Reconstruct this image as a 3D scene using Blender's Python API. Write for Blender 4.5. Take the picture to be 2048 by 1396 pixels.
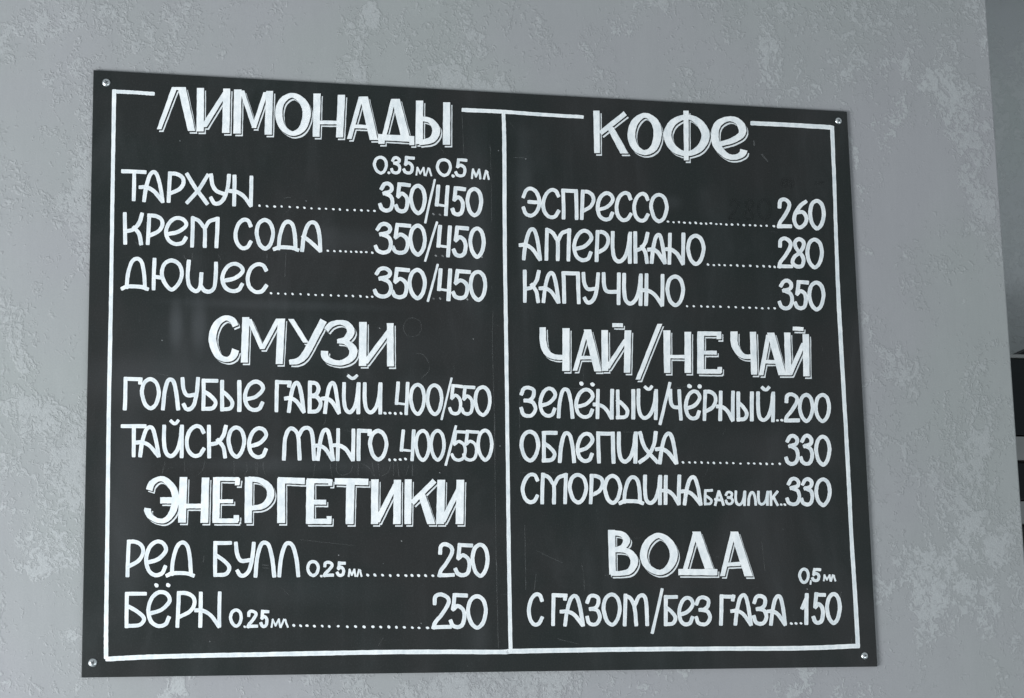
import bpy, math, random
import numpy as np
from mathutils import Matrix, Vector

random.seed(7)
for o in list(bpy.data.objects): bpy.data.objects.remove(o)
S = bpy.context.scene
COL = S.collection

# ------------------------------------------------------------------ camera
# pose solved from the board's four corners; board centre is 2.1 m above the floor
BZ = 2.1
BW, BH = 1.3452963, 1.0
F = 3990.2135
P = np.array([(187,140),(1694,223),(1755,1333),(163,1355)], float) - [1024, 698]
def homog(src, dst):
    A = []
    for (x, y), (u, v) in zip(src, dst):
        A.append([x,y,1,0,0,0,-u*x,-u*y,-u]); A.append([0,0,0,x,y,1,-v*x,-v*y,-v])
    return np.linalg.svd(np.array(A))[2][-1].reshape(3,3)
h = homog([(0,0),(1,0),(1,1),(0,1)], P)
ki = np.linalg.inv(np.diag([F,F,1.0]))
A_, B_, C_ = ki@h[:,0], ki@h[:,1], ki@h[:,2]
s_ = 1/np.linalg.norm(B_); A_, B_, C_ = A_*s_, B_*s_, C_*s_
if C_[2] < 0: A_, B_, C_ = -A_, -B_, -C_
X_ = A_/np.linalg.norm(A_); Z_ = -B_; Z_ = Z_ - X_*(Z_@X_); Z_ /= np.linalg.norm(Z_); Y_ = np.cross(Z_, X_)
RR = np.stack([X_, Y_, Z_], 1)
CAMP = -RR.T@(C_ + A_/2 + B_/2) + np.array([0,0,BZ])
cam_d = bpy.data.cameras.new('camera'); cam = bpy.data.objects.new('camera', cam_d); COL.objects.link(cam)
cam_d.sensor_width = 36; cam_d.lens = F/2048*36; cam_d.clip_end = 100; cam_d.clip_start = 0.05
R3 = RR.T@np.diag([1.0,-1.0,-1.0])
m4 = Matrix([[*R3[0], CAMP[0]],[*R3[1], CAMP[1]],[*R3[2], CAMP[2]],[0,0,0,1]])
cam.matrix_world = m4
S.camera = cam
S.render.resolution_x, S.render.resolution_y = 1024, 698

# ------------------------------------------------------------------ world, lamps, exposure
S.view_settings.view_transform = 'Standard'; S.view_settings.look = 'None'
S.view_settings.exposure = 0.0; S.view_settings.gamma = 1.0
w = bpy.data.worlds.new('World'); S.world = w; w.use_nodes = True
bg = w.node_tree.nodes['Background']; bg.inputs[0].default_value = (0.86, 0.95, 1.0, 1); bg.inputs[1].default_value = 0.45
def area(name, loc, target, sx, sy, power, col):
    d = bpy.data.lights.new(name, 'AREA'); d.shape = 'RECTANGLE'; d.size = sx; d.size_y = sy
    d.energy = power; d.color = col
    o = bpy.data.objects.new(name, d); COL.objects.link(o); o.location = loc
    o.rotation_euler = (Vector(target) - Vector(loc)).to_track_quat('-Z', 'Y').to_euler()
    return o
area('window_light', (-3.5, -2.5, 0.75), (0.3, 0.0, 1.9), 1.8, 1.8, 270, (0.94, 0.975, 1.0))

area('fill_light', (2.2, -3.2, 0.0), (1.0, 0.0, 1.3), 2.0, 1.2, 42, (0.90, 0.96, 1.0))  # fill lamp added to brighten the lower right wall and the recess

# ------------------------------------------------------------------ helpers
def on_plane(u, v, y=0.0):
    """point of the photograph (2048 x 1396) -> the point of the wall-parallel plane at depth y"""
    d = RR.T@np.array([(u-1024)/F, (v-698)/F, 1.0]); t = (y-CAMP[1])/d[1]
    q = CAMP + t*d
    return (q[0], q[1], q[2])
def tag(o, label=None, cat=None, group=None, kind=None):
    if label: o['label'] = label
    if cat: o['category'] = cat
    if group: o['group'] = group
    if kind: o['kind'] = kind
    return o
def empty(name, loc):
    o = bpy.data.objects.new(name, None); COL.objects.link(o); o.location = loc; o.empty_display_size = .05
    return o
def mesh_obj(name, verts, faces, mats, parent=None, attr=None, fmat=None, smooth=False):
    me = bpy.data.meshes.new(name); me.from_pydata([tuple(v) for v in verts], [], faces)
    for m in (mats if isinstance(mats, (list, tuple)) else [mats]): me.materials.append(m)
    if fmat: me.polygons.foreach_set('material_index', fmat)
    if attr is not None:
        a = me.attributes.new('coat', 'FLOAT', 'POINT'); a.data.foreach_set('value', attr)
    if smooth: me.polygons.foreach_set('use_smooth', [True]*len(me.polygons))
    me.update()
    o = bpy.data.objects.new(name, me); COL.objects.link(o)
    if parent:
        o.parent = parent; o.matrix_parent_inverse = Matrix.Translation(-parent.location)
    return o
def box(x0, x1, y0, y1, z0, z1, bev=0.0):
    """bevelled box (chamfer bev on all vertical/horizontal edges)"""
    import bmesh
    bm = bmesh.new(); bmesh.ops.create_cube(bm, size=1)
    for v in bm.verts:
        v.co = Vector(((x0+x1)/2+v.co.x*(x1-x0), (y0+y1)/2+v.co.y*(y1-y0), (z0+z1)/2+v.co.z*(z1-z0)))
    if bev: bmesh.ops.bevel(bm, geom=bm.edges[:], offset=bev, segments=3, affect='EDGES', profile=.5)
    vs = [tuple(v.co) for v in bm.verts]; fs = [[v.index for v in f.verts] for f in bm.faces]
    bm.verts.index_update(); fs = [[v.index for v in f.verts] for f in bm.faces]; bm.free()
    return vs, fs

class NT:
    def __init__(s, name):
        s.m = bpy.data.materials.new(name); s.m.use_nodes = True; s.t = s.m.node_tree
        s.b = s.t.nodes['Principled BSDF']; s.out = s.t.nodes['Material Output']
        g = s.t.nodes.new('ShaderNodeNewGeometry'); s.pos = g.outputs['Position']
    def n(s, k, **kw):
        nd = s.t.nodes.new(k)
        for a, b in kw.items(): setattr(nd, a, b)
        return nd
    def put(s, sock, v):
        if hasattr(v, 'is_output') or isinstance(v, bpy.types.NodeSocket): s.t.links.new(v, sock)
        else: sock.default_value = v
    def map(s, scale=(1,1,1), rot=(0,0,0), loc=(0,0,0), src=None):
        m = s.n('ShaderNodeMapping'); s.put(m.inputs[0], src or s.pos)
        m.inputs['Scale'].default_value = scale; m.inputs['Rotation'].default_value = rot; m.inputs['Location'].default_value = loc
        return m.outputs[0]
    def noise(s, vec, scale, detail=3, rough=.5, dist=0.0):
        n = s.n('ShaderNodeTexNoise'); s.put(n.inputs['Vector'], vec); n.inputs['Scale'].default_value = scale
        n.inputs['Detail'].default_value = detail; n.inputs['Roughness'].default_value = rough; n.inputs['Distortion'].default_value = dist
        return n.outputs['Fac']
    def math(s, op, a, b=0.0, c=None, clamp=False):
        n = s.n('ShaderNodeMath', operation=op, use_clamp=clamp); s.put(n.inputs[0], a); s.put(n.inputs[1], b)
        if c is not None: s.put(n.inputs[2], c)
        return n.outputs[0]
    def ramp(s, v, a, b, lo=0.0, hi=1.0, smooth=True):
        n = s.n('ShaderNodeMapRange'); n.interpolation_type = 'SMOOTHSTEP' if smooth else 'LINEAR'
        s.put(n.inputs[0], v)
        for i, q in ((1,a),(2,b),(3,lo),(4,hi)): s.put(n.inputs[i], q)
        return n.outputs[0]
    def mix(s, f, a, b):
        n = s.n('ShaderNodeMix', data_type='RGBA'); s.put(n.inputs[0], f)
        for i, q in ((6,a),(7,b)):
            s.put(n.inputs[i], q if isinstance(q, bpy.types.NodeSocket) else (*q, 1))
        return n.outputs[2]
    def bump(s, h, strength, dist, prev=None):
        n = s.n('ShaderNodeBump'); n.inputs['Strength'].default_value = strength; n.inputs['Distance'].default_value = dist
        s.put(n.inputs['Height'], h)
        if prev: s.put(n.inputs['Normal'], prev)
        return n.outputs[0]

# ------------------------------------------------------------------ materials
def plaster(name, base, sheen_col, seed, relief=1.0):
    q = NT(name)
    v = q.map(loc=(seed, 0, seed*.7))
    # patches of torn plaster skin: broad drift + ragged edge, leaning a little
    lean = q.map(scale=(1, 1, .80), rot=(0, math.radians(22), 0), loc=(seed*2, 0, 3))
    broad = q.noise(lean, 6.6, 4, .55, .9)
    rag = q.noise(lean, 36.0, 7, .66, .8)
    crumb = q.noise(q.map(rot=(0, math.radians(22), 0), loc=(seed, 1, 0)), 135, 4, .62, .8)
    m = q.math('ADD', q.math('MULTIPLY', broad, .42), q.math('ADD', q.math('MULTIPLY', rag, .32), q.math('MULTIPLY', crumb, .26)))
    patch = q.ramp(m, .528, .543)
    near = q.ramp(m, .500, .55)
    # pores and worm-like cracks inside the patches
    pn = q.noise(q.map(scale=(1.1, 1, .8), rot=(0, math.radians(18), 0), loc=(seed, 3, 0)), 150, 2, .55, 1.4)
    ridge = q.math('ABSOLUTE', q.math('SUBTRACT', pn, .5))
    pore = q.ramp(ridge, .006, .046, 1, 0)
    lace = q.math('MULTIPLY', patch, q.math('SUBTRACT', 1.0, q.math('MULTIPLY', pore, .75)))
    # how strongly a zone shows painted sheen or relief drifts over the wall
    zone = q.noise(q.map(loc=(seed*5, 2, 9)), 1.7, 2, .5)
    grain = q.noise(v, 330, 3, .6)
    fleck = q.ramp(q.noise(q.map(loc=(9, seed, 4)), 90, 3, .6, .6), .69, .72)
    sweep = q.noise(q.map(scale=(1,1,.18), rot=(0, math.radians(60), 0), loc=(seed,0,0)), 12, 4, .6)
    cell = q.n('ShaderNodeTexVoronoi'); cell.inputs['Scale'].default_value = 5.5
    wob = q.n('ShaderNodeVectorMath', operation='ADD'); q.put(wob.inputs[0], q.map(scale=(1,1,.7), rot=(0,.5,0)))
    nz = q.n('ShaderNodeTexNoise'); nz.inputs['Scale'].default_value = 7; nz.inputs['Detail'].default_value = 3; q.put(nz.inputs['Vector'], v)
    sc = q.n('ShaderNodeVectorMath', operation='SCALE'); q.put(sc.inputs[0], nz.outputs['Color']); sc.inputs['Scale'].default_value = .22
    q.put(wob.inputs[1], sc.outputs[0]); q.put(cell.inputs['Vector'], wob.outputs[0])
    tone = q.n('ShaderNodeSeparateColor'); q.put(tone.inputs[0], cell.outputs['Color'])
    R_, G_, B_ = base
    c = q.mix(q.ramp(q.noise(v, 1.9, 3, .5), .35, .65), (R_*1.01, G_*.985, B_*1.015), (R_*.975, G_*1.005, B_*.975))
    c = q.mix(q.math('MULTIPLY', tone.outputs[0], .10), c, tuple(x*.72 for x in base))
    c = q.mix(q.ramp(sweep, .35, .75, 0, .20), c, tuple(x*1.14 for x in base))
    c = q.mix(q.math('MULTIPLY', lace, q.ramp(zone, .36, .60, .55, 1.0)), c, sheen_col)  # same plaster: the patches' sheen is painted as a paler colour
    c = q.mix(q.math('MULTIPLY', fleck, .35), c, sheen_col)  # flecks take the painted sheen colour too
    c = q.mix(q.ramp(grain, .3, .7, 0, .15), c, tuple(x*.68 for x in base))
    q.put(q.b.inputs['Base Color'], c)
    q.put(q.b.inputs['Roughness'], q.ramp(lace, 0, 1, .46, .60))
    q.b.inputs['Specular IOR Level'].default_value = .45
    body = q.math('MULTIPLY', near, q.math('ADD', q.math('MULTIPLY', crumb, 1.1), q.math('MULTIPLY', q.math('SUBTRACT', 1.0, pore), .22)))
    hgt = q.math('ADD', q.math('MULTIPLY', patch, .35), q.math('ADD', body, q.math('MULTIPLY', fleck, .5)))
    hgt = q.math('MULTIPLY', hgt, q.ramp(zone, .36, .66, 1.0, .55))
    nrm = q.bump(hgt, .52*relief, .0015)
    nrm = q.bump(q.math('ADD', sweep, q.math('MULTIPLY', q.noise(v, 7, 2, .5), 1.5)), .28, .004, nrm)
    q.put(q.b.inputs['Normal'], q.bump(grain, .16, .0006, nrm))
    return q.m
M_wall = plaster('grey_plaster', (.282,.290,.295), (.358,.371,.377), 1.3)
M_wall2 = plaster('grey_plaster_recess', (.47,.49,.495), (.51,.53,.53), 8.1)

def blob(q, cu, cv, ru, rv, power=1.0):
    """soft smudge centred on a spot of the board"""
    x, _, z = on_plane(cu, cv); k = .00087
    mp = q.map(loc=(-x, 0, -z)); sc = q.map(scale=(1/(ru*k), 0, 1/(rv*k)), src=mp)
    g = q.n('ShaderNodeVectorMath', operation='LENGTH'); q.put(g.inputs[0], sc)
    return q.ramp(g.outputs['Value'], 1.0, .15, 0, power)
def board_mat():
    q = NT('chalkboard_paint')
    c0 = q.noise(q.map(), 3.2, 4, .6, .4)
    c1 = q.noise(q.map(scale=(1,1,.35)), 9, 5, .65, .6)
    grain = q.noise(q.map(), 420, 2, .6)
    speck = q.noise(q.map(loc=(4,0,2)), 150, 1, .5)
    wipe = q.noise(q.map(scale=(1,1,.08), rot=(0, math.radians(8), 0)), 16, 4, .6)
    col = q.mix(q.ramp(c0, .35, .65), (.0045,.0082,.0076), (.0105,.0110,.0108))
    dust = q.math('ADD', q.ramp(c1, .45, .80, 0, .42), q.ramp(wipe, .52, .80, 0, .28))
    for a in ((352,650,19,70,.85),(398,650,22,75,.75),(300,760,190,70,.40),(440,700,260,160,.30),(880,790,120,60,.22),
              (950,440,50,260,.45),(1050,430,26,260,.50),(960,1270,28,60,.40),(250,1000,60,330,.45),(1345,405,30,22,.35),
              (700,690,300,60,.2),(650,480,220,40,.35),(1500,900,170,60,.16),(560,610,300,14,.35),(600,930,330,22,.32),(560,1180,280,45,.22)):
        dust = q.math('ADD', dust, blob(q, *a))
    col = q.mix(q.math('MULTIPLY', dust, .26, clamp=True), col, (.105,.112,.12))
    col = q.mix(q.ramp(grain, .45, .8, 0, .13), col, (.09,.095,.10))
    col = q.mix(q.ramp(speck, .80, .83, 0, .45), col, (.25,.27,.28))
    q.put(q.b.inputs['Base Color'], col)
    q.put(q.b.inputs['Roughness'], q.ramp(c1, .3, .7, .50, .60))
    q.b.inputs['Specular IOR Level'].default_value = .38
    q.put(q.b.inputs['Normal'], q.bump(grain, .25, .0004))
    return q.m
M_board = board_mat()

def paint_mat(name, dense, thin):
    q = NT(name)
    a = q.n('ShaderNodeAttribute', attribute_name='coat').outputs['Fac']
    n1 = q.noise(q.map(scale=(1,1,.5)), 130, 3, .6)
    n2 = q.noise(q.map(), 45, 2, .5)
    f = q.math('ADD', q.math('ADD', q.math('MULTIPLY', a, .75), q.ramp(n1, .3, .7, -.28, .22)), q.ramp(n2, .35, .65, -.1, .22), clamp=True)
    q.put(q.b.inputs['Base Color'], q.mix(f, thin, dense))
    q.b.inputs['Roughness'].default_value = .5; q.b.inputs['Specular IOR Level'].default_value = .3
    return q.m
M_paint = paint_mat('white_marker', (.75,.77,.775), (.53,.58,.605))
M_line = paint_mat('white_marker_thin', (.68,.71,.72), (.54,.58,.60))
def veil(name, colr, alpha):
    q = NT(name)
    q.b.inputs['Base Color'].default_value = (*colr, 1); q.b.inputs['Roughness'].default_value = .8
    n = q.noise(q.map(), 60, 3, .6)
    q.put(q.b.inputs['Alpha'], q.ramp(n, .3, .7, alpha*.3, alpha*1.2))
    return q.m
M_scratch = veil('chalk_trace', (.62,.64,.64), .06)
M_erased = veil('clean_trace', (.003,.004,.004), .15)
q = NT('zinc'); q.b.inputs['Base Color'].default_value = (.72,.75,.76,1); q.b.inputs['Metallic'].default_value = 1
q.put(q.b.inputs['Roughness'], q.ramp(q.noise(q.map(), 300, 2, .5), .3, .7, .18, .34)); M_zinc = q.m
q = NT('slot_shade'); q.put(q.b.inputs['Base Color'], q.mix(q.noise(q.map(), 90, 2, .5), (.02,.022,.025), (.05,.055,.06))); q.b.inputs['Roughness'].default_value = .5; M_slot = q.m  # dark colour standing in for the shade inside the screw slot
q = NT('black_glass'); q.put(q.b.inputs['Base Color'], q.mix(q.noise(q.map(), 6, 3, .5), (.006,.007,.008), (.012,.016,.018))); q.b.inputs['Roughness'].default_value = .22; q.b.inputs['Specular IOR Level'].default_value = .16; M_glass = q.m
q = NT('satin_grey'); q.put(q.b.inputs['Base Color'], q.mix(q.noise(q.map(scale=(.2,1,1)), 60, 3, .6), (.20,.205,.20), (.26,.265,.26))); q.b.inputs['Roughness'].default_value = .42; M_grey = q.m
q = NT('matt_black'); q.put(q.b.inputs['Base Color'], q.mix(q.noise(q.map(), 40, 3, .6), (.008,.008,.009), (.016,.016,.018))); q.b.inputs['Roughness'].default_value = .55; q.b.inputs['Specular IOR Level'].default_value = .25; M_black = q.m

# ------------------------------------------------------------------ walls
WY = 0.0062            # face of the wall, just behind the 5.6 mm board
XE = 0.969             # the wall's free vertical edge
def slab(name, x0, x1, y0, y1, z0, z1, m, bev=.003):
    vs, fs = box(x0, x1, y0, y1, z0, z1, bev); return mesh_obj(name, vs, fs, m, smooth=False)
wl = slab('wall', -3.0, XE, WY, WY+.16, .0, 3.6, M_wall, .0032); tag(wl, kind='structure', label='grey decorative plaster wall with torn patches painted paler for sheen behind the menu board')
wr = slab('recess_wall', .75, 3.4, .62, .74, .0, 3.6, M_wall2, .003); tag(wr, kind='structure', label='darker plaster wall set back beyond the wall end')
fl = slab('floor', -3.0, 3.4, -3.6, .62, -.1, 0, M_wall2, 0); tag(fl, kind='structure')
so = slab('shade_soffit', .75, 3.4, .17, .62, 3.2, 3.3, M_wall2, .0); tag(so, kind='structure')  # unseen soffit added to darken the top of the recess

# ------------------------------------------------------------------ strokes
SC = 4.6525
TILE = dict(T1=(160,130),T2=(540,130),T3=(720,190),T4=(1120,190),T5=(1400,190),
 L1=(230,330),L2=(600,330),L3=(230,620),L4=(600,620),L5=(230,830),L6=(600,830),L7=(230,1060),L8=(600,1060),
 R1=(1030,350),R2=(1310,350),R3=(1030,630),R4=(1310,630),R5=(1030,800),R6=(1310,800),R7=(1030,1050),R8=(1360,1050))
LAYER = [0]
def layer():
    LAYER[0] = (LAYER[0]+1) % 37
    return LAYER[0]
def catmull(pts, closed=False, k=6):
    P_ = [np.array(p, float) for p in pts]; n = len(P_); out = []
    if n < 3 and not closed: return P_
    rng = range(n if closed else n-1)
    for i in rng:
        p1, p2 = P_[i], P_[(i+1) % n]
        p0 = P_[(i-1) % n] if closed or i > 0 else 2*p1-p2
        p3 = P_[(i+2) % n] if closed or i+2 < n else 2*p2-p1
        for j in range(k):
            t = j/k
            out.append(.5*((2*p1)+(p2-p0)*t+(2*p0-5*p1+4*p2-p3)*t*t+(3*p1-p0-3*p2+p3)*t**3))
    if not closed: out.append(P_[-1])
    return out
class Ink:
    """collects marker strokes; coordinates are photograph pixels, laid on the board's face"""
    def __init__(s): s.v = []; s.f = []; s.a = []; s.m = []
    def ribbon(s, pts, closed=False, horiz=False, z0=.00025, dx=0, dy=0, mat=0, caps=True, rough=.22, coat=None, core=.34):
        # pts: list of (x, y, w) in photo px
        pts = [np.array(p, float) for p in pts]
        z = z0 + layer()*.000015
        c0 = coat if coat is not None else random.uniform(-.12, .2)
        n = len(pts)
        if not closed and not horiz and caps:
            d0 = pts[0]-pts[1]; d0 = d0[:2]/max(1e-6, np.hypot(*d0[:2])); d1 = pts[-1]-pts[-2]; d1 = d1[:2]/max(1e-6, np.hypot(*d1[:2]))
            w0, w1 = pts[0][2], pts[-1][2]
            prof = ((.50,.66),(.45,.86),(.28,.97))
            r0 = random.uniform(-.05,.05); r1 = random.uniform(-.05,.05)
            pre = [np.array([*(pts[0][:2]+d0*w0*(e+r0)), w0*f_]) for e, f_ in prof]
            post = [np.array([*(pts[-1][:2]+d1*w1*(e+r1)), w1*f_]) for e, f_ in reversed(prof)]
            pts = pre + pts + post; n = len(pts)
        base = len(s.v)
        for i, p in enumerate(pts):
            zi = z + 1.1e-5*i/n
            if horiz: nx, ny = 1.0, 0.0
            else:
                a = pts[(i-1) % n] if closed or i > 0 else p; b = pts[(i+1) % n] if closed or i < n-1 else p
                t = b[:2]-a[:2]; L = max(1e-6, np.hypot(*t)); nx, ny = -t[1]/L, t[0]/L
            hw = p[2]/2
            for side in (-1, 0, 1):
                j = random.uniform(-rough, rough) if side else 0
                x = p[0] + nx*(hw*side + j) + dx; y = p[1] + ny*(hw*side + j) + dy
                q_ = on_plane(x, y); s.v.append((q_[0], -zi, q_[2])); s.a.append(min(1, max(0, (.92 if side else core)+c0)))
        m = n if closed else n-1
        for i in range(m):
            a = base+3*i; b = base+3*((i+1) % n)
            for k in (0, 1):
                s.f.append((a+k, a+k+1, b+k+1, b+k)); s.m.append(mat)
    def dot(s, x, y, r, ang=0.6, el=1.25, z0=.00025):
        z = z0+layer()*.000015; base = len(s.v); n = 9; c = on_plane(x, y)
        s.v.append((c[0], -z, c[2])); s.a.append(.95)
        for i in range(n):
            t = 2*math.pi*i/n; rr = r*random.uniform(.86, 1.12)
            px, py = rr*el*math.cos(t), rr/el*math.sin(t)
            q_ = on_plane(x+px*math.cos(ang)-py*math.sin(ang), y+px*math.sin(ang)+py*math.cos(ang))
            s.v.append((q_[0], -z, q_[2])); s.a.append(.95)
        for i in range(n): s.f.append((base, base+1+i, base+1+(i+1) % n)); s.m.append(0)
    def build(s, name, mats, parent, label=None):
        # all faces look at the room (-y)
        V = s.v; F_ = []
        for f_ in s.f:
            a, b, c = (np.array(V[i]) for i in f_[:3])
            F_.append(f_ if np.cross(b-a, c-a)[1] < 0 else tuple(reversed(f_)))
        o = mesh_obj(name, V, F_, mats, parent, attr=s.a, fmat=s.m)
        if label: o['label'] = label
        return o

def pt(t, x, y): ox, oy = TILE[t]; return ox+x/SC, oy+y/SC
# glyphs of the hand: centre lines in a unit box. 's' smooth, 'l' line, 'o' closed smooth
O_ = ('o', (.5,0),(.84,.12),(1,.42),(.94,.68),(.80,.88),(.60,.995),(.42,.995),(.21,.88),(.07,.68),(0,.42),(.15,.12))
G = {
'О': [O_], '0': [('o',(.52,0),(.86,.13),(1,.43),(.94,.70),(.80,.89),(.60,1),(.44,1),(.22,.89),(.07,.70),(0,.43),(.16,.12))],
'С': [('s',(1,.19),(.84,.03),(.52,0),(.18,.17),(0,.5),(.1,.82),(.42,1),(.78,.97),(1,.79))],
'Р': [('l',(.09,0),(0,1)),('s',(.09,0),(.55,.01),(.93,.13),(1,.34),(.72,.57),(.06,.74))],
'е': [('s',(.07,.63),(.62,.52),(1,.26),(.86,.05),(.52,0),(.18,.17),(0,.52),(.12,.85),(.45,1),(.80,.95),(.96,.76))],
'А': [('s',(0,1),(.10,.56),(.28,.15),(.50,0),(.70,.10),(.87,.50),(1,1)),('s',(-.20,.55),(.12,.545),(.52,.67),(.96,1))],
'а': [('s',(0,1),(.10,.50),(.30,.12),(.52,0),(.78,.08),(.94,.45),(1,1)),('s',(.05,.52),(.45,.70),(.96,1))],
'A': [('l',(.42,0),(0,1)),('l',(.45,0),(1,1)),('l',(-.02,.62),(.84,.66))],
'Н': [('l',(.03,0),(0,1)),('l',(1,0),(.97,1)),('s',(-.20,.52),(.12,.53),(.55,.68),(.93,1))],
'И': [('s',(0,0),(0,.52),(.10,.88),(.38,1),(.70,.83),(.90,.45),(.97,.06)),('l',(1,0),(.98,1))],
'П': [('l',(0,0),(.05,1)),('l',(.0,.0),(.93,.0)),('l',(.95,0),(1,1))],
'К': [('l',(0,0),(.02,1)),('s',(1,0),(.86,.28),(.52,.52),(.06,.60)),('s',(.55,.46),(.84,.68),(.96,1))],
'k': [('l',(0,0),(.06,1)),('l',(.95,0),(.12,.55)),('l',(.42,.42),(1,1))],
'У': [('s',(0,0),(.07,.33),(.30,.56),(.72,.66)),('s',(1,0),(.93,.42),(.72,.82),(.45,1),(.18,1),(0,.84))],
'У2': [('s',(0,0),(.07,.33),(.30,.54),(.80,.52)),('s',(1,0),(.93,.42),(.76,.82),(.50,1),(.25,1),(.10,.87))],
'Л': [('s',(0,1),(.08,.5),(.27,.10),(.48,0),(.72,.10),(.90,.5),(1,1))],
'Т': [('l',(0,0),(1,.0)),('l',(.52,0),(.50,1))],
'Г': [('l',(.04,0),(0,1)),('l',(.04,0),(1,.01)),('l',(1,.01),(.96,.12))],
'М': [('l',(.03,0),(0,1)),('s',(.05,.0),(.27,.09),(.42,.27),(.50,.42),(.50,1)),('s',(.52,.34),(.68,.10),(.97,0)),('l',(1,0),(.96,1))],
'm': [('s',(0,1),(.04,.35),(.17,.04),(.34,.05),(.47,.28),(.52,1)),('s',(.49,.26),(.62,.04),(.82,0),(.95,.22),(1,1))],
'mm':[('l',(.03,0),(0,1)),('s',(.05,.02),(.25,.10),(.43,.40),(.50,1)),('s',(.46,.30),(.62,.05),(.82,0),(.95,.22),(1,1))],
'Б': [('l',(.02,0),(0,1)),('l',(.02,0),(1,-.005)),('s',(.05,.38),(.55,.54),(.94,.76),(.70,.97),(.02,1))],
'Ь': [('l',(.02,0),(.04,1)),('s',(.05,.36),(.52,.50),(1,.74),(.80,.96),(.04,1))],
'В': [('l',(.02,0),(0,1)),('s',(.03,0),(.58,.03),(.80,.20),(.58,.40),(.08,.46)),('s',(.08,.46),(.68,.50),(1,.73),(.66,.97),(0,1))],
'v': [('l',(0,1),(.14,.02)),('l',(.14,.02),(.48,.80)),('l',(.48,.80),(.86,0)),('l',(.88,0),(1,1))],
'n': [('l',(0,1),(.40,.02)),('l',(.42,0),(.68,.12)),('l',(.62,.05),(1,1))],
'I': [('l',(.5,0),(.5,1))],
'Д': [('s',(.17,.96),(.22,.52),(.38,.12),(.58,0),(.78,.12),(.88,.5),(.91,.96)),('s',(0,1),(.22,.935),(.75,.94),(1,1))],
'Ю': [('l',(.03,0),(0,1)),('l',(.05,.60),(.30,.62)),('o',(.64,0),(.90,.13),(1,.43),(.92,.74),(.72,1),(.56,1),(.36,.74),(.29,.42),(.40,.12))],
'Ш': [('s',(.04,0),(0,.5),(.07,.84),(.28,1),(.44,.86),(.48,.42)),('s',(.47,.82),(.58,.97),(.78,1),(.94,.84),(.98,.45),(1,.04))],
'Х': [('s',(0,0),(.36,.42),(.96,1)),('s',(1,0),(.55,.54),(0,1))],
'х': [('s',(0,0),(.30,.5),(1.05,1)),('s',(.97,0),(.86,.40),(.50,.78),(.0,1))],
'Э': [('s',(0,.30),(.16,.07),(.48,0),(.84,.15),(1,.5),(.84,.84),(.48,1),(.14,.93),(0,.74)),('l',(.36,.49),(.97,.50))],
'З': [('s',(.02,.22),(.18,.04),(.52,0),(.87,.10),(.84,.32),(.58,.44),(.30,.46)),('s',(.32,.46),(.80,.52),(1,.75),(.78,.96),(.42,1),(.12,.93),(0,.76))],
'Ч': [('s',(0,0),(.03,.40),(.25,.60),(.96,.60)),('l',(1,0),(.98,1))],
'Ч2':[('s',(.02,0),(.06,.38),(.30,.58),(.92,.60)),('l',(.86,0),(1,1))],
'1': [('l',(.05,.46),(.86,.10)),('l',(.86,0),(.78,1))],
'2': [('s',(.06,.27),(.12,.07),(.46,0),(.88,.11),(.90,.30),(.50,.62),(.12,.84),(0,1)),('l',(.02,1),(1,.99))],
'3': [('s',(.14,.18),(.34,.03),(.66,0),(.93,.12),(.84,.28),(.36,.36)),('s',(.40,.36),(.86,.47),(1,.70),(.84,.93),(.48,1),(.14,.93),(.02,.80))],
'4': [('l',(.16,0),(.04,.66)),('t',(.02,.66),(.82,.70)),('l',(.93,0),(.80,1))],
'5': [('l',(.26,0),(1,.02)),('l',(.26,0),(.16,.42)),('s',(.18,.44),(.46,.34),(.80,.45),(.90,.66),(.78,.92),(.46,1),(.14,.95),(0,.82))],
'6': [('s',(.92,.02),(.52,.16),(.12,.45),(0,.72),(.18,.95),(.50,1),(.88,.86),(1,.64),(.72,.42),(.14,.44))],
'8': [('o',(.52,.46),(.26,.28),(.24,.10),(.58,0),(.96,.10),(.96,.28),(.60,.50),(.16,.66),(0,.86),(.34,1),(.80,.98),(.98,.80),(.86,.62))],
'/': [('l',(1,0),(0,1))],
'~': [('s',(0,.2),(.35,.9),(.7,.9),(1,.1))],
'-': [('l',(0,.5),(1,.5))],
}
def glyph(ink, t, ch, x0, y0, x1, y1, w=38, thin=None):
    """glyph inside its outer ink box (tile pixels)"""
    hx = w/2; bw = max(1.0, (x1-x0)-w); bh = max(1.0, (y1-y0)-w)
    ox, oy = pt(t, (x0+x1)/2, (y0+y1)/2)
    c = on_plane(ox, oy); # local direction of the board's horizontals and uprights
    a = np.array(proj(c[0]-.02, 0, c[2])); b = np.array(proj(c[0]+.02, 0, c[2])); sl = (b-a)[1]/(b-a)[0]
    if ch in '/~-': sl = 0
    for st in G[ch]:
        k = st[0]; ww = w
        if k == 't': ww = w*.62; k = 'l'
        ps = []
        for (u, v) in st[1:]:
            X = x0+hx+u*bw; Y = y0+hx+v*bh
            X += random.uniform(-1.2, 1.2); Y += random.uniform(-1.2, 1.2)
            Y += sl*(X-(x0+x1)/2)*.9
            p = pt(t, X, Y); ps.append((p[0], p[1], ww*.95/SC*random.uniform(.95, 1.05)))
        if k == 'o': ink.ribbon(catmull(ps, True), True)
        elif k == 's': ink.ribbon(catmull(ps))
        else:
            p, q_ = np.array(ps[0]), np.array(ps[1]); L = np.hypot(*(q_-p)[:2]); n = max(2, int(L/9))
            bow = random.uniform(-.35, .35)
            d = (q_-p)[:2]/max(L, 1e-6)
            ink.ribbon([p+(q_-p)*i/n + np.array([-d[1], d[0], 0])*bow*math.sin(math.pi*i/n) for i in range(n+1)])
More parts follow.
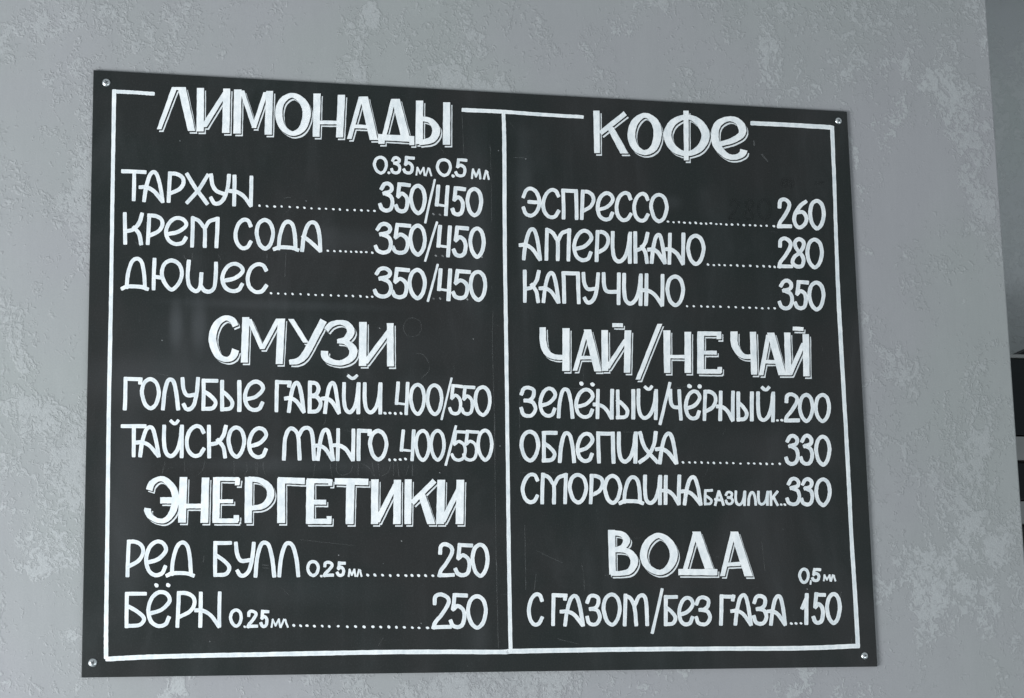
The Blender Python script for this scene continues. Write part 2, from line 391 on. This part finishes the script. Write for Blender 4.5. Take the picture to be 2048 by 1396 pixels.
def proj(x, y, z):
    q_ = RR@(np.array([x, y, z])-CAMP); return (1024+F*q_[0]/q_[2], 698+F*q_[1]/q_[2])

board = empty('menu_board', (0, .003, BZ-.5))
tag(board, 'large black chalkboard menu with white hand lettering in Russian, screwed to the grey plaster wall', 'menu board')
vs, fs = box(-BW/2, BW/2, 0.0, .0058, BZ-.5, BZ+.5, .0008)
mesh_obj('panel', vs, fs, M_board, board)

def words(name, rows, label=None, w=38):
    """rows: 'tile glyph x0 y0 x1 y1 [w]; ...'"""
    ink = Ink(); t = None
    for r in rows.split(';'):
        f_ = r.split()
        if not f_: continue
        if f_[0] in TILE: t = f_[0]; f_ = f_[1:]
        if f_[0] == '.':
            p = pt(t, float(f_[1]), float(f_[2])); ink.dot(*p, (float(f_[3]) if len(f_) > 3 else 36)/SC/2, random.uniform(.3, .9), 1.08); continue
        glyph(ink, t, f_[0], *[float(v) for v in f_[1:5]], w=float(f_[5]) if len(f_) > 5 else w)
    return ink.build(name, M_paint, board, label)
def leader(xs, ta, ya, xb_tile, xb, yb, r=2.35):
    """row of dots: xs tile x's in tile ta from height ya to height yb at x xb of tile xb_tile"""
    ink = Ink(); end = pt(xb_tile, xb, yb)
    P_ = [pt(tt, x, 0)[0] for tt, x in xs]; y0 = pt(ta, 0, ya)[1]
    for x in P_:
        y = y0 + (end[1]-y0)*(x-P_[0])/max(1, end[0]-P_[0])
        ink.dot(x, y+random.uniform(-.5, .5), r*random.uniform(.9, 1.1), random.uniform(.2, .9), 1.16)
    return ink.build('dot_leader', M_paint, board)
def X(t, *xs): return [(t, x) for x in xs]

# item rows, left column
words('item_name', 'L1 Т 55 44 295 338; А 252 48 462 350; Р 480 62 655 355; Х 655 76 880 370; У 875 82 1080 375; Н 1088 95 1288 390', 'white painted word ТАРХУН')
leader(X('L1',1345,1415,1485,1550,1625,1697,1762)+X('L2',107,178,242,310,370,440,508,570,633,692), 'L1', 380, 'L2', 692, 430)
words('price', 'L2 3 725 155 880 445; 5 875 163 1030 452; 0 1012 175 1180 465; / 1155 130 1265 545 22; 4 1248 183 1400 475; 5 1400 198 1545 480; 0 1538 205 1705 485', 'price 350/450 in the top row')
words('item_name', 'L1 К 72 440 268 745; Р 287 453 458 748; е 456 476 682 755; М 697 480 973 772; С 1103 492 1280 792; О 1298 493 1490 795; Д 1468 508 1718 805; L2 а 2 515 208 812', 'white painted words КРЕМ СОДА')
leader(X('L2',258,320,375,425,475,523,568,617,672), 'L2', 800, 'L2', 672, 815)
words('price', 'L2 3 683 530 865 835; 5 848 540 1035 838; 0 1008 545 1180 850; / 1155 525 1285 900 22; 4 1265 560 1420 860; 5 1412 565 1572 865; 0 1565 572 1728 870', 'price 350/450 in the second row')
words('item_name', 'L1 Д 50 853 318 1170; Ю 340 868 642 1170; Ш 657 883 960 1195; е 980 902 1207 1192; С 1215 905 1423 1200', 'white painted word ДЮШЕС')
leader(X('L1',1452,1518,1585,1652)+X('L2',5,78,145,208,287,358,428,492,562,622,672), 'L1', 1193, 'L2', 672, 1228)
words('price', 'L2 3 673 943 865 1245; 5 845 953 1025 1250; 0 1000 958 1180 1255; / 1180 920 1290 1275 22; 4 1270 963 1425 1265; 5 1408 970 1590 1258; 0 1568 975 1742 1272', 'price 350/450 in the third row')
words('volume_note', 'T3 0 120 565 260 740; . 268 724 28; 3 278 570 385 740; 5 395 570 510 740; v 515 670 608 752 17; n 605 675 672 757 17; 0 705 588 855 762; . 865 755 32; 5 878 590 1000 768; v 1030 685 1128 785 20; n 1142 700 1207 790 20', 'small white note 0.35мл 0.5мл', w=29)

words('item_name', 'L3 Г 72 622 258 935; О 232 625 428 932; Л 428 628 605 935; У2 608 625 790 940; Б 803 640 962 940; Ь 975 650 1110 943; I 1130 652 1180 948 40; е 1190 648 1395 950; Г 1483 652 1645 955; А 1600 660 1775 960;'
      'L4 В 70 658 212 965; А 215 660 380 968; И 390 670 565 972; ~ 437 596 540 652 30; И 583 672 768 972', 'white painted words ГОЛУБЫЕ ГАВАЙИ')
leader(X('L4',790,837,885,940), 'L4', 960, 'L4', 940, 963, 2.9)
words('price', 'L4 4 876 666 1028 978; 0 1012 678 1172 982; 0 1168 683 1335 985; / 1308 628 1418 1025 20; 5 1378 690 1522 982 32; 5 1492 700 1630 985 32; 0 1613 700 1784 992', 'price 400/550, upper one', w=35)
words('item_name', 'L5 Т 52 85 292 395; А 216 93 425 395; И 438 88 642 403; ~ 508 38 602 96 32; С 648 86 840 398; К 855 92 1050 405; О 1038 98 1220 405; е 1228 106 1425 410; m 1553 103 1870 425;'
      'L6 А 148 118 325 430; Н 330 123 515 430; Г 525 128 668 430; О 633 130 822 430', 'white painted words ТАЙСКОЕ МАНГО')
leader(X('L6',832,884,932,982), 'L6', 417, 'L6', 982, 412, 2.9)
words('price', 'L6 4 923 136 1085 430; 0 1063 130 1218 434; 0 1203 130 1357 432; / 1345 95 1460 475 24; 5 1400 140 1565 434 30; 5 1508 140 1670 434 30; 0 1640 126 1800 432', 'price 400/550, lower one', w=34)

words('item_name', 'L7 Р 97 90 278 438; е 270 90 492 438; Д 468 98 745 442; Б 912 102 1090 438; У2 1105 108 1310 440; Л 1288 98 1499 442; Л 1510 103 1724 442', 'white painted name of the first energy drink')
words('volume_note', 'L8 0 57 278 184 438; . 197 430 24; 2 211 285 318 438; 5 333 292 427 438; v 443 360 522 438 18; n 522 362 582 438 18', 'small white note 0.25мл beside the first energy drink', w=30)
leader(X('L8',630,697,768,840,912,985,1042,1103,1168,1235), 'L8', 420, 'L8', 1235, 426, 2.9)
words('price', 'L8 2 1278 113 1442 440; 5 1430 120 1610 440; 0 1586 118 1764 442', 'price 250 in the upper energy drink row')
words('item_name', 'L7 Б 88 575 298 912; е 290 560 527 912; . 387 515 42; . 495 515 42; Р 562 568 757 910; Н 773 572 994 910', 'white painted name of the second energy drink')
words('volume_note', 'L7 0 1060 730 1190 908; . 1206 900 24; 2 1224 740 1332 912; 5 1343 743 1434 912; v 1448 825 1545 910 18; n 1535 825 1617 910 18', 'small white note 0.25мл beside the second energy drink', w=31)
leader(X('L7',1663,1727)+X('L8',65,133,207,272,355,440,517,595,678,750,827,897,970,1045,1107,1185), 'L7', 890, 'L8', 1185, 910, 2.9)
words('price', 'L8 2 1223 580 1412 924; 5 1383 586 1562 922; 0 1543 596 1747 925', 'price 250 in the lower energy drink row')

# item rows, right column
words('item_name', 'R1 Э 60 110 244 397; С 243 123 420 410; П 428 130 590 417; Р 602 138 747 422; е 750 153 928 432; С 926 150 1092 437; С 1090 158 1252 442; О 1248 166 1430 447', 'white painted word ЭСПРЕССО', w=36)
leader(X('R2',120,172,222,272,325,378,427,475,520,570,613,663,715,772,825,883,932,985,1038,1105), 'R2', 436, 'R2', 1105, 478)
words('price', 'R2 2 1133 208 1274 498; 6 1276 226 1427 507; 0 1423 223 1587 514', 'price 260', w=37)
words('item_name', 'R1 А 62 486 252 798; М 272 496 522 802; е 531 503 727 810; Р 740 513 885 812; И 890 523 1090 825; К 1100 526 1250 828; А 1252 538 1412 830; Н 1418 536 1585 838; О 1590 546 1772 844', 'white painted word АМЕРИКАНО', w=37)
leader(X('R2',492,547,597,648,705,765,822,885,950,1010,1067,1112), 'R2', 835, 'R2', 1112, 854)
words('price', 'R2 2 1136 573 1287 870; 8 1261 578 1402 870; 0 1398 583 1570 875', 'price 280', w=37)
words('item_name', 'R1 К 70 883 237 1192; А 245 893 422 1195; П 432 898 610 1200; У2 616 903 792 1202; Ч 806 906 985 1210; И 996 913 1190 1217; Н 1200 918 1392 1222; О 1398 926 1582 1227', 'white painted word КАПУЧИНО', w=37)
leader(X('R2',298,360,430,488,543,608,685,750,818,880,940,997,1055,1113), 'R2', 1219, 'R2', 1113, 1243)
words('price', 'R2 3 1138 966 1294 1260; 5 1288 978 1432 1260; 0 1416 983 1585 1267', 'price 350 in the coffee list', w=37)

words('item_name', 'R3 З 40 658 207 957; е 216 668 390 957; Л 386 672 552 964; е 550 678 740 967; . 617 640 42; . 720 647 42; Н 748 688 922 970; Ь 935 693 1064 972; I 1078 690 1124 972 38; И 1131 688 1330 977; ~ 1196 652 1284 706 30;'
      '/ 1335 622 1455 1027 30; Ч2 1425 688 1560 980; е 1571 693 1734 982; . 1623 662 42; . 1718 665 42; R4 Р 440 696 580 987; Н 588 703 744 990; Ь 755 710 870 992; I 876 710 924 992 38; И 940 710 1117 997; ~ 983 658 1072 712 32', 'white painted words ЗЕЛЁНЫЙ/ЧЁРНЫЙ', w=36)
leader(X('R4',1138,1180), 'R4', 980, 'R4', 1180, 980, 2.7)
words('price', 'R4 2 1196 720 1347 1000; 0 1328 726 1482 1002; 0 1476 726 1637 1004', 'price 200', w=36)
words('item_name', 'R5 О 40 276 234 580; Б 248 288 394 582; Л 398 290 567 587; е 561 296 737 587; П 755 293 935 590; И 948 293 1142 592; х 1145 290 1332 594; А 1330 293 1520 598', 'white painted word ОБЛЕПИХА', w=38)
leader(X('R6',260,320,373,433,493,547,607,668,728,795,868,922,980,1038,1092,1160), 'R6', 580, 'R6', 1160, 597)
words('price', 'R6 3 1198 316 1347 614; 3 1336 316 1480 614; 0 1480 323 1640 617', 'price 330, upper one', w=37)
words('item_name', 'R5 С 53 676 224 967; М 233 680 492 970; О 490 678 679 970; Р 683 688 832 972; О 818 688 997 974; Д 963 698 1200 977; И 1190 696 1370 977; Н 1382 696 1547 980; А 1560 698 1744 982', 'white painted word СМОРОДИНА', w=37)
words('item_note', 'R6 Б 455 830 540 980; A 548 840 647 984; З 648 845 734 980; И 738 843 847 987; Л 856 848 950 984; И 948 843 1060 984; k 1063 843 1152 987', 'small white word БАЗИЛИК', w=25)
leader(X('R6',1172,1207), 'R6', 972, 'R6', 1207, 974, 2.4)
words('price', 'R6 3 1210 716 1360 990; 3 1343 720 1482 992; 0 1480 720 1642 994', 'price 330, lower one', w=36)

words('item_name', 'R7 С 110 628 267 944; Г 335 635 488 942; А 448 640 650 944; З 653 638 807 944; О 805 628 994 944; mm 1003 638 1249 944; / 1262 588 1382 1012 30; Б 1383 653 1517 942; е 1508 660 1672 944; З 1668 656 1832 944;'
      'R8 Г 363 646 514 939; А 496 633 677 939; З 670 643 822 939; А 828 643 995 939', 'white painted words С ГАЗОМ/БЕЗ ГАЗА', w=37)
leader(X('R8',1035,1078,1125), 'R8', 918, 'R8', 1125, 916, 2.6)
words('price', 'R8 1 1116 633 1204 930; 5 1223 626 1357 930; 0 1348 623 1504 930', 'price 150', w=38)
words('volume_note', 'R8 0 1098 396 1207 547; / 1205 512 1222 556 16; 5 1220 401 1312 532; v 1328 460 1408 525 17; n 1396 460 1454 527 17', 'small white note 0,5мл', w=28)

# ------------------------------------------------------------------ headings: broad letters with a drop line
def heading(name, spec, label):
    """spec: 'tile; kind x,y,w x,y,w ...; ...'  kind h = cut level (w measured across), b = plain bar, s / o smooth"""
    strokes = []; t = None
    for r in spec.split(';'):
        f_ = r.split()
        if not f_: continue
        if f_[0] in TILE: t = f_[0]; f_ = f_[1:]
        if not f_: continue
        k = f_[0]; ps = []
        for c in f_[1:]:
            x, y, w_ = map(float, c.split(',')); p = pt(t, x, y); ps.append((p[0], p[1], w_/SC))
        strokes.append((k, ps))
    def lay(ink, dx, dy, z0, mat, rough, coat=None):
        for k, ps in strokes:
            kw = dict(dx=dx, dy=dy, z0=z0, mat=mat, rough=rough, coat=coat, core=.84)
            if k == 'o': ink.ribbon(catmull(ps, True, 7), True, **kw)
            elif k == 's': ink.ribbon(catmull(ps, False, 7), caps=False, **kw)
            else:
                p, q_ = np.array(ps[0]), np.array(ps[-1]); n = 10
                ink.ribbon([p+(q_-p)*i/n for i in range(n+1)], horiz=(k == 'h'), caps=False, **kw)
    LAYER[0] = 0; top = Ink(); lay(top, 0, 0, .0014, 0, .32)
    o = top.build(name, M_paint, board, label)
    low = Ink()
    LAYER[0] = 0; lay(low, 4.25, 4.9, .0002, 0, .3); LAYER[0] = 0; lay(low, 1.9, 2.3, .0008, 1, .2)
    sh = low.build('drop_line', [M_line, M_board], board)
    sh.parent = o; sh.matrix_parent_inverse = Matrix.Translation(-board.location) if False else Matrix.Identity(4)
    return o
heading('heading', 'T1 h 880,208,52 735,600,42; h 945,208,74 1037,616,66; b 858,222,26 980,222,26;'
 'h 1120,216,66 1117,620,66; h 1352,255,48 1148,580,60; h 1365,222,66 1355,634,68;'
 'h 1468,230,70 1460,640,68; h 1505,240,44 1622,588,40; h 1728,255,44 1616,588,40; h 1763,244,66 1750,650,68;'
 'T2 o 205,284,44 300,340,66 341,450,78 300,590,64 205,640,44 112,575,58 80,450,68 112,338,60;'
 'h 437,268,66 428,670,64; h 664,280,68 645,676,66; b 440,536,34 640,538,34;'
 'h 846,298,44 736,690,42; h 872,296,76 964,700,76; b 765,572,34 915,578,34;'
 'h 1146,320,44 1062,660,42; h 1168,318,76 1258,670,80; b 1003,672,56 1340,692,56; h 1036,650,62 1036,736,58; h 1318,670,48 1318,748,46;'
 'h 1390,334,68 1386,738,68; s 1395,497,40 1495,525,52 1545,608,74 1505,695,62 1385,728,42; h 1643,350,66 1640,744,68', 'heading ЛИМОНАДЫ')
heading('heading', 'T4 h 337,148,58 343,542,54; b 605,172,46 372,358,46; h 462,300,62 597,546,76;'
 'o 790,190,44 880,255,70 906,370,76 872,490,66 785,538,46 695,485,64 662,370,72 698,250,66;'
 'h 1170,148,48 1173,610,44; o 1180,205,44 1295,262,66 1352,375,78 1300,495,66 1175,548,46 1050,495,66 998,372,72 1050,258,62;'
 's 1465,465,44 1600,425,52 1685,370,64 1690,300,72 1640,240,56 1560,225,46 1470,270,64 1438,365,70 1460,475,72 1545,565,54 1630,580,48 1695,548,62 1707,512,68', 'heading КОФЕ')
heading('heading', 'L3 s 1120,152,56 1095,100,58 1025,76,48 945,135,64 905,270,72 950,412,64 1030,462,46 1095,435,62 1122,370,70;'
 'h 1217,68,66 1202,490,66; h 1245,85,48 1370,365,44; h 1520,82,48 1368,365,44; h 1548,82,68 1526,504,66;'
 'h 1635,85,52 1775,305,52; s 1940,98,66 1850,270,66 1765,420,68 1700,475,56 1620,487,44;'
 'L4 s 242,188,50 290,138,52 370,116,44 440,140,58 472,205,72 425,275,58 345,292,36; s 345,292,36 430,302,50 494,375,76 465,455,64 365,494,48 265,470,56 228,425,66 228,382,66;'
 'h 585,113,70 582,522,70; h 838,180,52 600,500,60; h 838,124,62 840,526,64', 'heading СМУЗИ')
heading('heading', 'L5 s 318,700,62 340,640,58 405,596,46 470,608,56 545,695,64 562,800,68 528,915,60 465,980,48 395,982,44 330,945,54 303,895,62 305,868,62; b 420,795,58 560,795,58;'
 'h 637,578,72 622,1002,72; h 842,583,70 830,1004,72; b 640,848,44 830,848,44;'
 'h 945,580,66 938,1005,66; b 935,595,36 1155,598,36; h 1142,590,46 1136,655,44; b 960,803,36 1098,803,36; b 925,985,42 1145,985,42; h 1128,932,52 1128,990,52;'
 'h 1243,578,70 1238,1006,68; s 1240,596,46 1350,610,50 1435,680,66 1440,775,66 1370,850,52 1250,868,42;'
 'h 1545,590,72 1545,1006,74; b 1515,606,54 1765,616,58;'
 'L6 h 95,602,74 90,1012,74; b 62,612,44 292,618,42; h 282,600,38 280,660,36; b 90,812,46 242,812,46; b 60,990,50 290,990,50; h 270,942,46 270,1005,44;'
 'b 322,618,60 635,624,62; h 468,630,78 460,1016,74;'
 'h 695,600,70 692,1016,66; h 892,640,50 710,1000,60; h 905,604,66 900,1016,70;'
 'h 1006,600,66 1000,1016,62; b 1250,612,50 1040,820,48; h 1130,740,70 1220,1016,76;'
 'h 1312,604,74 1302,1016,74; h 1480,680,50 1320,1000,58; h 1490,604,72 1482,1016,72', 'heading ЭНЕРГЕТИКИ')
heading('heading', 'R3 s 256,116,58 260,255,62 292,345,60 355,388,48 470,398,44; h 473,124,66 472,522,68;'
 'h 662,150,40 556,520,42; h 672,136,70 770,526,68; b 600,398,32 725,398,32;'
 'h 832,142,62 836,522,60; h 1032,225,44 852,500,52; h 1048,144,62 1040,538,60; b 903,95,36 1002,97,36;'
 'h 1345,84,44 1140,602,42; h 1410,144,64 1414,540,60; h 1605,158,62 1606,540,60; b 1420,388,32 1600,390,32;'
 'R4 h 422,158,64 420,545,62; b 395,174,40 612,176,40; h 592,160,44 592,226,44; b 430,352,36 572,352,36; b 392,525,42 612,528,42; h 600,485,42 598,540,44;'
 's 732,155,68 736,270,66 780,352,58 835,388,44 920,388,42; h 908,158,58 920,556,58;'
 'h 1052,185,40 984,562,42; h 1074,166,68 1182,562,74; b 1020,436,34 1125,438,34;'
 'h 1226,165,58 1240,562,58; h 1382,260,44 1250,556,50; h 1400,180,60 1406,572,60; b 1278,128,36 1378,132,36', 'heading ЧАЙ/НЕ ЧАЙ')
heading('heading', 'R7 h 895,46,66 906,462,62; s 880,72,44 990,85,52 1035,142,66 1000,205,50 915,234,36; s 915,234,36 1040,242,52 1108,325,72 1075,420,58 1000,448,46 890,452,44;'
 'o 1335,98,50 1435,165,68 1476,282,74 1430,395,62 1340,442,50 1235,390,58 1193,280,68 1235,160,64;'
 'h 1678,68,46 1582,412,44; R8 h 150,62,76 268,408,82; b -18,438,58 345,440,58;'
 'h 492,66,46 392,476,44; h 502,62,72 636,478,78; b 400,370,36 560,362,36', 'heading ВОДА')

# ------------------------------------------------------------------ ruled border lines (photo px)
def rule(name, pts, ws, label=None):
    ink = Ink(); P_ = catmull([(x, y, w_) for (x, y), w_ in zip(pts, ws)], False, 14)
    ink.ribbon(P_, rough=.28, z0=.0002); ink.build(name, M_paint, board, label)
rule('border_line', [(230.5,183.2),(265,184.8),(306,187.6)], [7.4,7.2,7.2], 'short top line left of the first heading')
rule('border_line', [(228.3,183),(226,330),(224.3,430),(221.5,620),(217.5,830),(214.5,1080),(212.3,1240),(212,1314)], [8,7.6,7.6,7.8,8,8,8.4,8.8], 'left border line')
rule('border_line', [(215,1318),(300,1313.8),(380,1311.6),(520,1309),(640,1306.6),(815,1303.8),(1000,1304),(1030,1302.5),(1223,1299.2),(1430,1297.4),(1600,1296.4),(1712,1292)], [9.5,9.2,9,9,9,8.8,9,9.5,9.2,8.6,9,9], 'bottom border line')
rule('border_line', [(1664,256),(1669,380),(1672.5,490),(1677,600),(1682.5,700),(1690,830),(1696.5,950),(1703,1080),(1710,1190),(1715.5,1292)], [8,7,7.2,8,8,7.6,8,7.8,8.2,8.6], 'right border line')
rule('border_line', [(1505,246.5),(1580,250),(1660,254.8)], [8.4,8.4,8.8], 'top line right of the coffee heading')
rule('border_line', [(927,220),(1005,223.5),(1080,229),(1164,234)], [7.8,7.4,7,7], 'top line between the two headings')
rule('divider_line', [(1007,226),(1008.5,300),(1009.5,490),(1012.5,700),(1015,900),(1017.5,1100),(1021,1300)], [7,8,7.6,7.6,7.4,7.6,7.8], 'upright line between the two columns')

# ------------------------------------------------------------------ faint chalk traces and old dots
ink = Ink()
def trace(pts, w_=1.1, t=None, closed=False):
    P_ = [(*(pt(t, x, y) if t else (x, y)), w_) for x, y in pts]
    ink.ribbon(catmull(P_, closed, 6), closed, z0=.00012, rough=.2, caps=False)
trace([(1045,75),(1110,100),(1130,165),(1105,225),(1045,248),(985,225),(962,160),(990,95)], 1.2, 'L4', True)
trace([(1070,400),(1150,420),(1200,500),(1195,570),(1130,635)], 1.1, 'L4')
trace([(1795,0),(1790,300),(1805,900),(1812,1396)], 1.3, 'L4'); trace([(1812,0),(1815,700),(1825,1396)], 1.2, 'L6'); trace([(1828,300),(1835,700),(1845,1100)], 1.6, 'L8')
for a in ([(140,440),(125,580)],[(280,460),(300,580)],[(340,440),(345,530),(400,560),(470,530),(490,470)],[(540,440),(540,560)],[(570,450),(640,490),(690,570)],[(670,440),(690,570)],[(725,440),(740,570)],
          [(845,450),(820,530),(760,570)],[(870,440),(870,570)],[(905,440),(920,570)],[(1045,440),(1045,570)],[(1010,470),(985,560)]): trace(a, 1.2, 'L6')
for a in ([(1310,440),(1312,560)],[(1325,440),(1325,560)],[(1380,440),(1380,500),(1400,560)],[(835,430),(820,500),(780,550)],[(645,430),(650,530)],[(1105,430),(1110,560)],[(465,440),(440,540)],[(1220,440),(1230,500),(1210,560)]): trace(a, 1.2, 'L5')
for a in ([(1590,820),(1580,1040)],[(640,840),(655,880)],[(720,820),(715,900)],[(960,830),(985,880)],[(1415,830),(1415,880)]): trace(a, 1.3, 'L1')
for a in ([(950,180),(965,550)],[(740,480),(800,560)],[(1210,460),(1220,800),(1225,1180)],[(1380,240),(1430,300)],[(1420,580),(1520,582)]): trace(a, 1.1, 'T3')
for a in ([(90,0),(100,600)],[(195,460),(178,610)],[(620,360),(640,480),(645,610)],[(830,470),(880,465)],[(1110,125),(1170,122)],[(200,240),(350,310),(440,350)],[(400,1060),(600,1110)]): trace(a, 1.2, 'R7')
for a in ([(1500,620),(1490,680)],[(1600,1040),(1590,1110)],[(760,160),(790,430)]): trace(a, 1.1, 'R8')
for a in ([(45,1085),(560,1080)],[(1000,1088),(1130,1090)],[(40,680),(45,1390)],[(520,680),(720,690)]): trace(a, .8, 'R3')
trace([(45,675),(420,678),(600,685)], .8, 'R5'); trace([(570,550),(600,585),(632,622)], 3.2, 'T5'); trace([(500,425),(505,470)], 3, 'T5')
for a in ([(0,1160),(500,1215)],[(200,130),(540,155)]): trace(a, 1.0, 'L6')
trace([(240,0),(235,60),(215,90)], 1, 'L6'); trace([(590,0),(590,60)], 1, 'L6')
for a in ([(1370,325),(1430,330)],[(1375,352),(1435,355)],[(830,240),(820,300)]): trace(a, 1.6, 'L7')
for i in range(40):
    u = random.uniform(235, 1650); v = random.uniform(300, 1290); a = random.gauss(math.pi/2, .5) if random.random() < .7 else random.gauss(0, .3); L = random.uniform(6, 34)
    trace([(u, v), (u+L*.5*math.cos(a)+random.uniform(-1,1), v+L*.5*math.sin(a)), (u+L*math.cos(a), v+L*math.sin(a))], random.uniform(.5, 1.0))
o = ink.build('chalk_trace', M_scratch, board, 'faint rubbed-out chalk lines all over the board'); o['kind'] = 'stuff'
ink = Ink()
for t, x, y in (('L2',1242,458),('L2',1303,462),('L2',1265,845),('L2',1325,845),('L2',1690,855),('L2',1242,1243),('L2',1303,1243),('L2',1555,1250)):
    p = pt(t, x, y); ink.dot(*p, 2.2, z0=.00012)
for t, x, y in (('L8',945,103),('L8',360,235),('L7',882,1038),('T3',1288,517),('T3',1540,595),('L3',438,283),('L4',1612,270),('L4',740,170),('L6',1300,538),('L8',1128,868),('R3',960,412),('R8',1183,597)):
    p = pt(t, x, y); ink.dot(*p, 1.3, z0=.00012)
ink.build('old_dot', veil('faint_dot', (.6,.62,.62), .38), board, 'faint half-erased dots')['kind'] = 'stuff'
for g, x0, y0, x1, y1, w_ in (('2',680,215,800,430,34),('8',810,215,925,430,34),('0',945,215,1090,430,34),('е',1165,20,1240,125,30),('О',1240,20,1300,125,30),('-',1480,55,1580,95,34)):
    ink = Ink(); glyph(ink, 'R2', g, x0, y0, x1, y1, w_)
    ink.build('erased_mark', M_erased, board, 'dark ghost of an erased character above the coffee prices')

# ------------------------------------------------------------------ screws
def screw(u, v, r, ang, label):
    x, _, z = on_plane(u, v, -.002)
    R_ = r*.00087; vs = []; fs = []; N = 28
    rings = [(0,.36),(.30,.355),(.55,.32),(.76,.24),(.90,.14),(.98,.05),(1.0,0.0)]
    for rr, hh in rings[1:]:
        for i in range(N):
            t = 2*math.pi*i/N; vs.append((x+R_*rr*math.cos(t), -R_*hh*1.25-.0001, z+R_*rr*math.sin(t)))
    vs.append((x, -R_*.37*1.25-.0001, z)); c = len(vs)-1
    for k in range(len(rings)-2):
        for i in range(N):
            a = k*N+i; b = k*N+(i+1) % N; fs.append((a, b, b+N, a+N))
    for i in range(N): fs.append((c, (i+1) % N, i))
    o = mesh_obj('screw', vs, [tuple(f_) for f_ in fs], M_zinc, board, smooth=True); o['label'] = label
    # cross recess: two crossed tapering slots proud of the dome, recess shade put into their colour
    vs = []; fs = []
    for k in range(2):
        a = ang+k*math.pi/2; ca, sa = math.cos(a), math.sin(a); L, W_ = R_*.50, R_*.13; y = -R_*.475-.0001-.00003*k
        b = len(vs)
        for (p_, q_) in ((-L,-W_*.6),(0,-W_),(L,-W_*.6),(L,W_*.6),(0,W_),(-L,W_*.6)): vs.append((x+p_*ca-q_*sa, y+(.00018 if abs(p_) > 0 else 0), z+p_*sa+q_*ca))
        fs += [(b,b+1,b+4,b+5),(b+1,b+2,b+3,b+4)]
    s_o = mesh_obj('cross_slot', vs, fs, M_slot); s_o.parent = o
screw(212.7,164.4,8.2,.5,'screw in the top left corner'); screw(1677.9,241,7.4,.9,'screw in the top right corner')
screw(1730.3,1311.6,7.4,.3,'screw in the bottom right corner'); screw(185.5,1325.3,8.3,1.1,'screw in the bottom left corner')

# ------------------------------------------------------------------ cabinet seen past the wall's end
CY = .30
def cz(u, v): return on_plane(u, v, CY)[2]
ztop = cz(2026, 709); zt2 = cz(2026,716); z1 = cz(2036,870); z2 = cz(2036,873.5); z3 = cz(2040,920.5); z4 = cz(2040,926); z5 = cz(2044,1000); z6 = cz(2044,1003); z7 = cz(2046,1048); z8 = cz(2046,1053)
x0 = .80; x1 = 2.0
cab = empty('cabinet', ((x0+x1)/2, CY+.14, ztop-1.1)); tag(cab, 'tall dark cabinet with pale grey bands, seen past the wall end at the right', 'cabinet')
def part(name, a, b, c, d, e, f_, m, bev=.0015, label=None):
    vs, fs = box(a, b, c, d, e, f_, bev); o = mesh_obj(name, vs, fs, m, cab)
    if label: o['label'] = label
    return o
part('body', x0+.002, x1, CY+.012, CY+.30, ztop-1.1, ztop-.004, M_black)
part('top_trim', x0, x1, CY-.004, CY+.302, zt2, ztop, M_grey)
part('glass_panel', x0, x1, CY, CY+.011, z1, zt2-.001, M_glass, label='tall upper black panel')
part('drawer_front', x0, x1, CY-.004, CY+.011, z3, z2, M_grey, label='upper grey band')
part('glass_panel', x0, x1, CY, CY+.011, z5, z4, M_glass, label='lower black panel')
part('drawer_front', x0, x1, CY-.004, CY+.011, z7, z6, M_grey, label='lower grey band')
part('plinth', x0, x1, CY+.004, CY+.011, ztop-1.1, z8, M_black)
# black case lying on the cabinet, its sloping end just in view
p0 = on_plane(2037, 708, CY+.06); p1 = on_plane(2049, 702.5, CY+.06)
k_ = (p1[2]-p0[2])/(p1[0]-p0[0]); xs = p0[0]-(p0[2]-ztop)/k_
vs = []
for y in (CY+.06, CY+.24):
    vs += [(xs, y, ztop+.0005), (xs+.16, y, ztop+.16*k_), (x1-.3, y, ztop+.16*k_), (x1-.3, y, ztop+.0005)]
fs = [(0,1,2,3),(7,6,5,4),(0,4,5,1),(1,5,6,2),(2,6,7,3),(3,7,4,0)]
o = mesh_obj('equipment_case', vs, fs, M_black); tag(o, 'small black sloping case lying on top of the tall dark cabinet', 'case')

S.cycles.max_bounces = 6
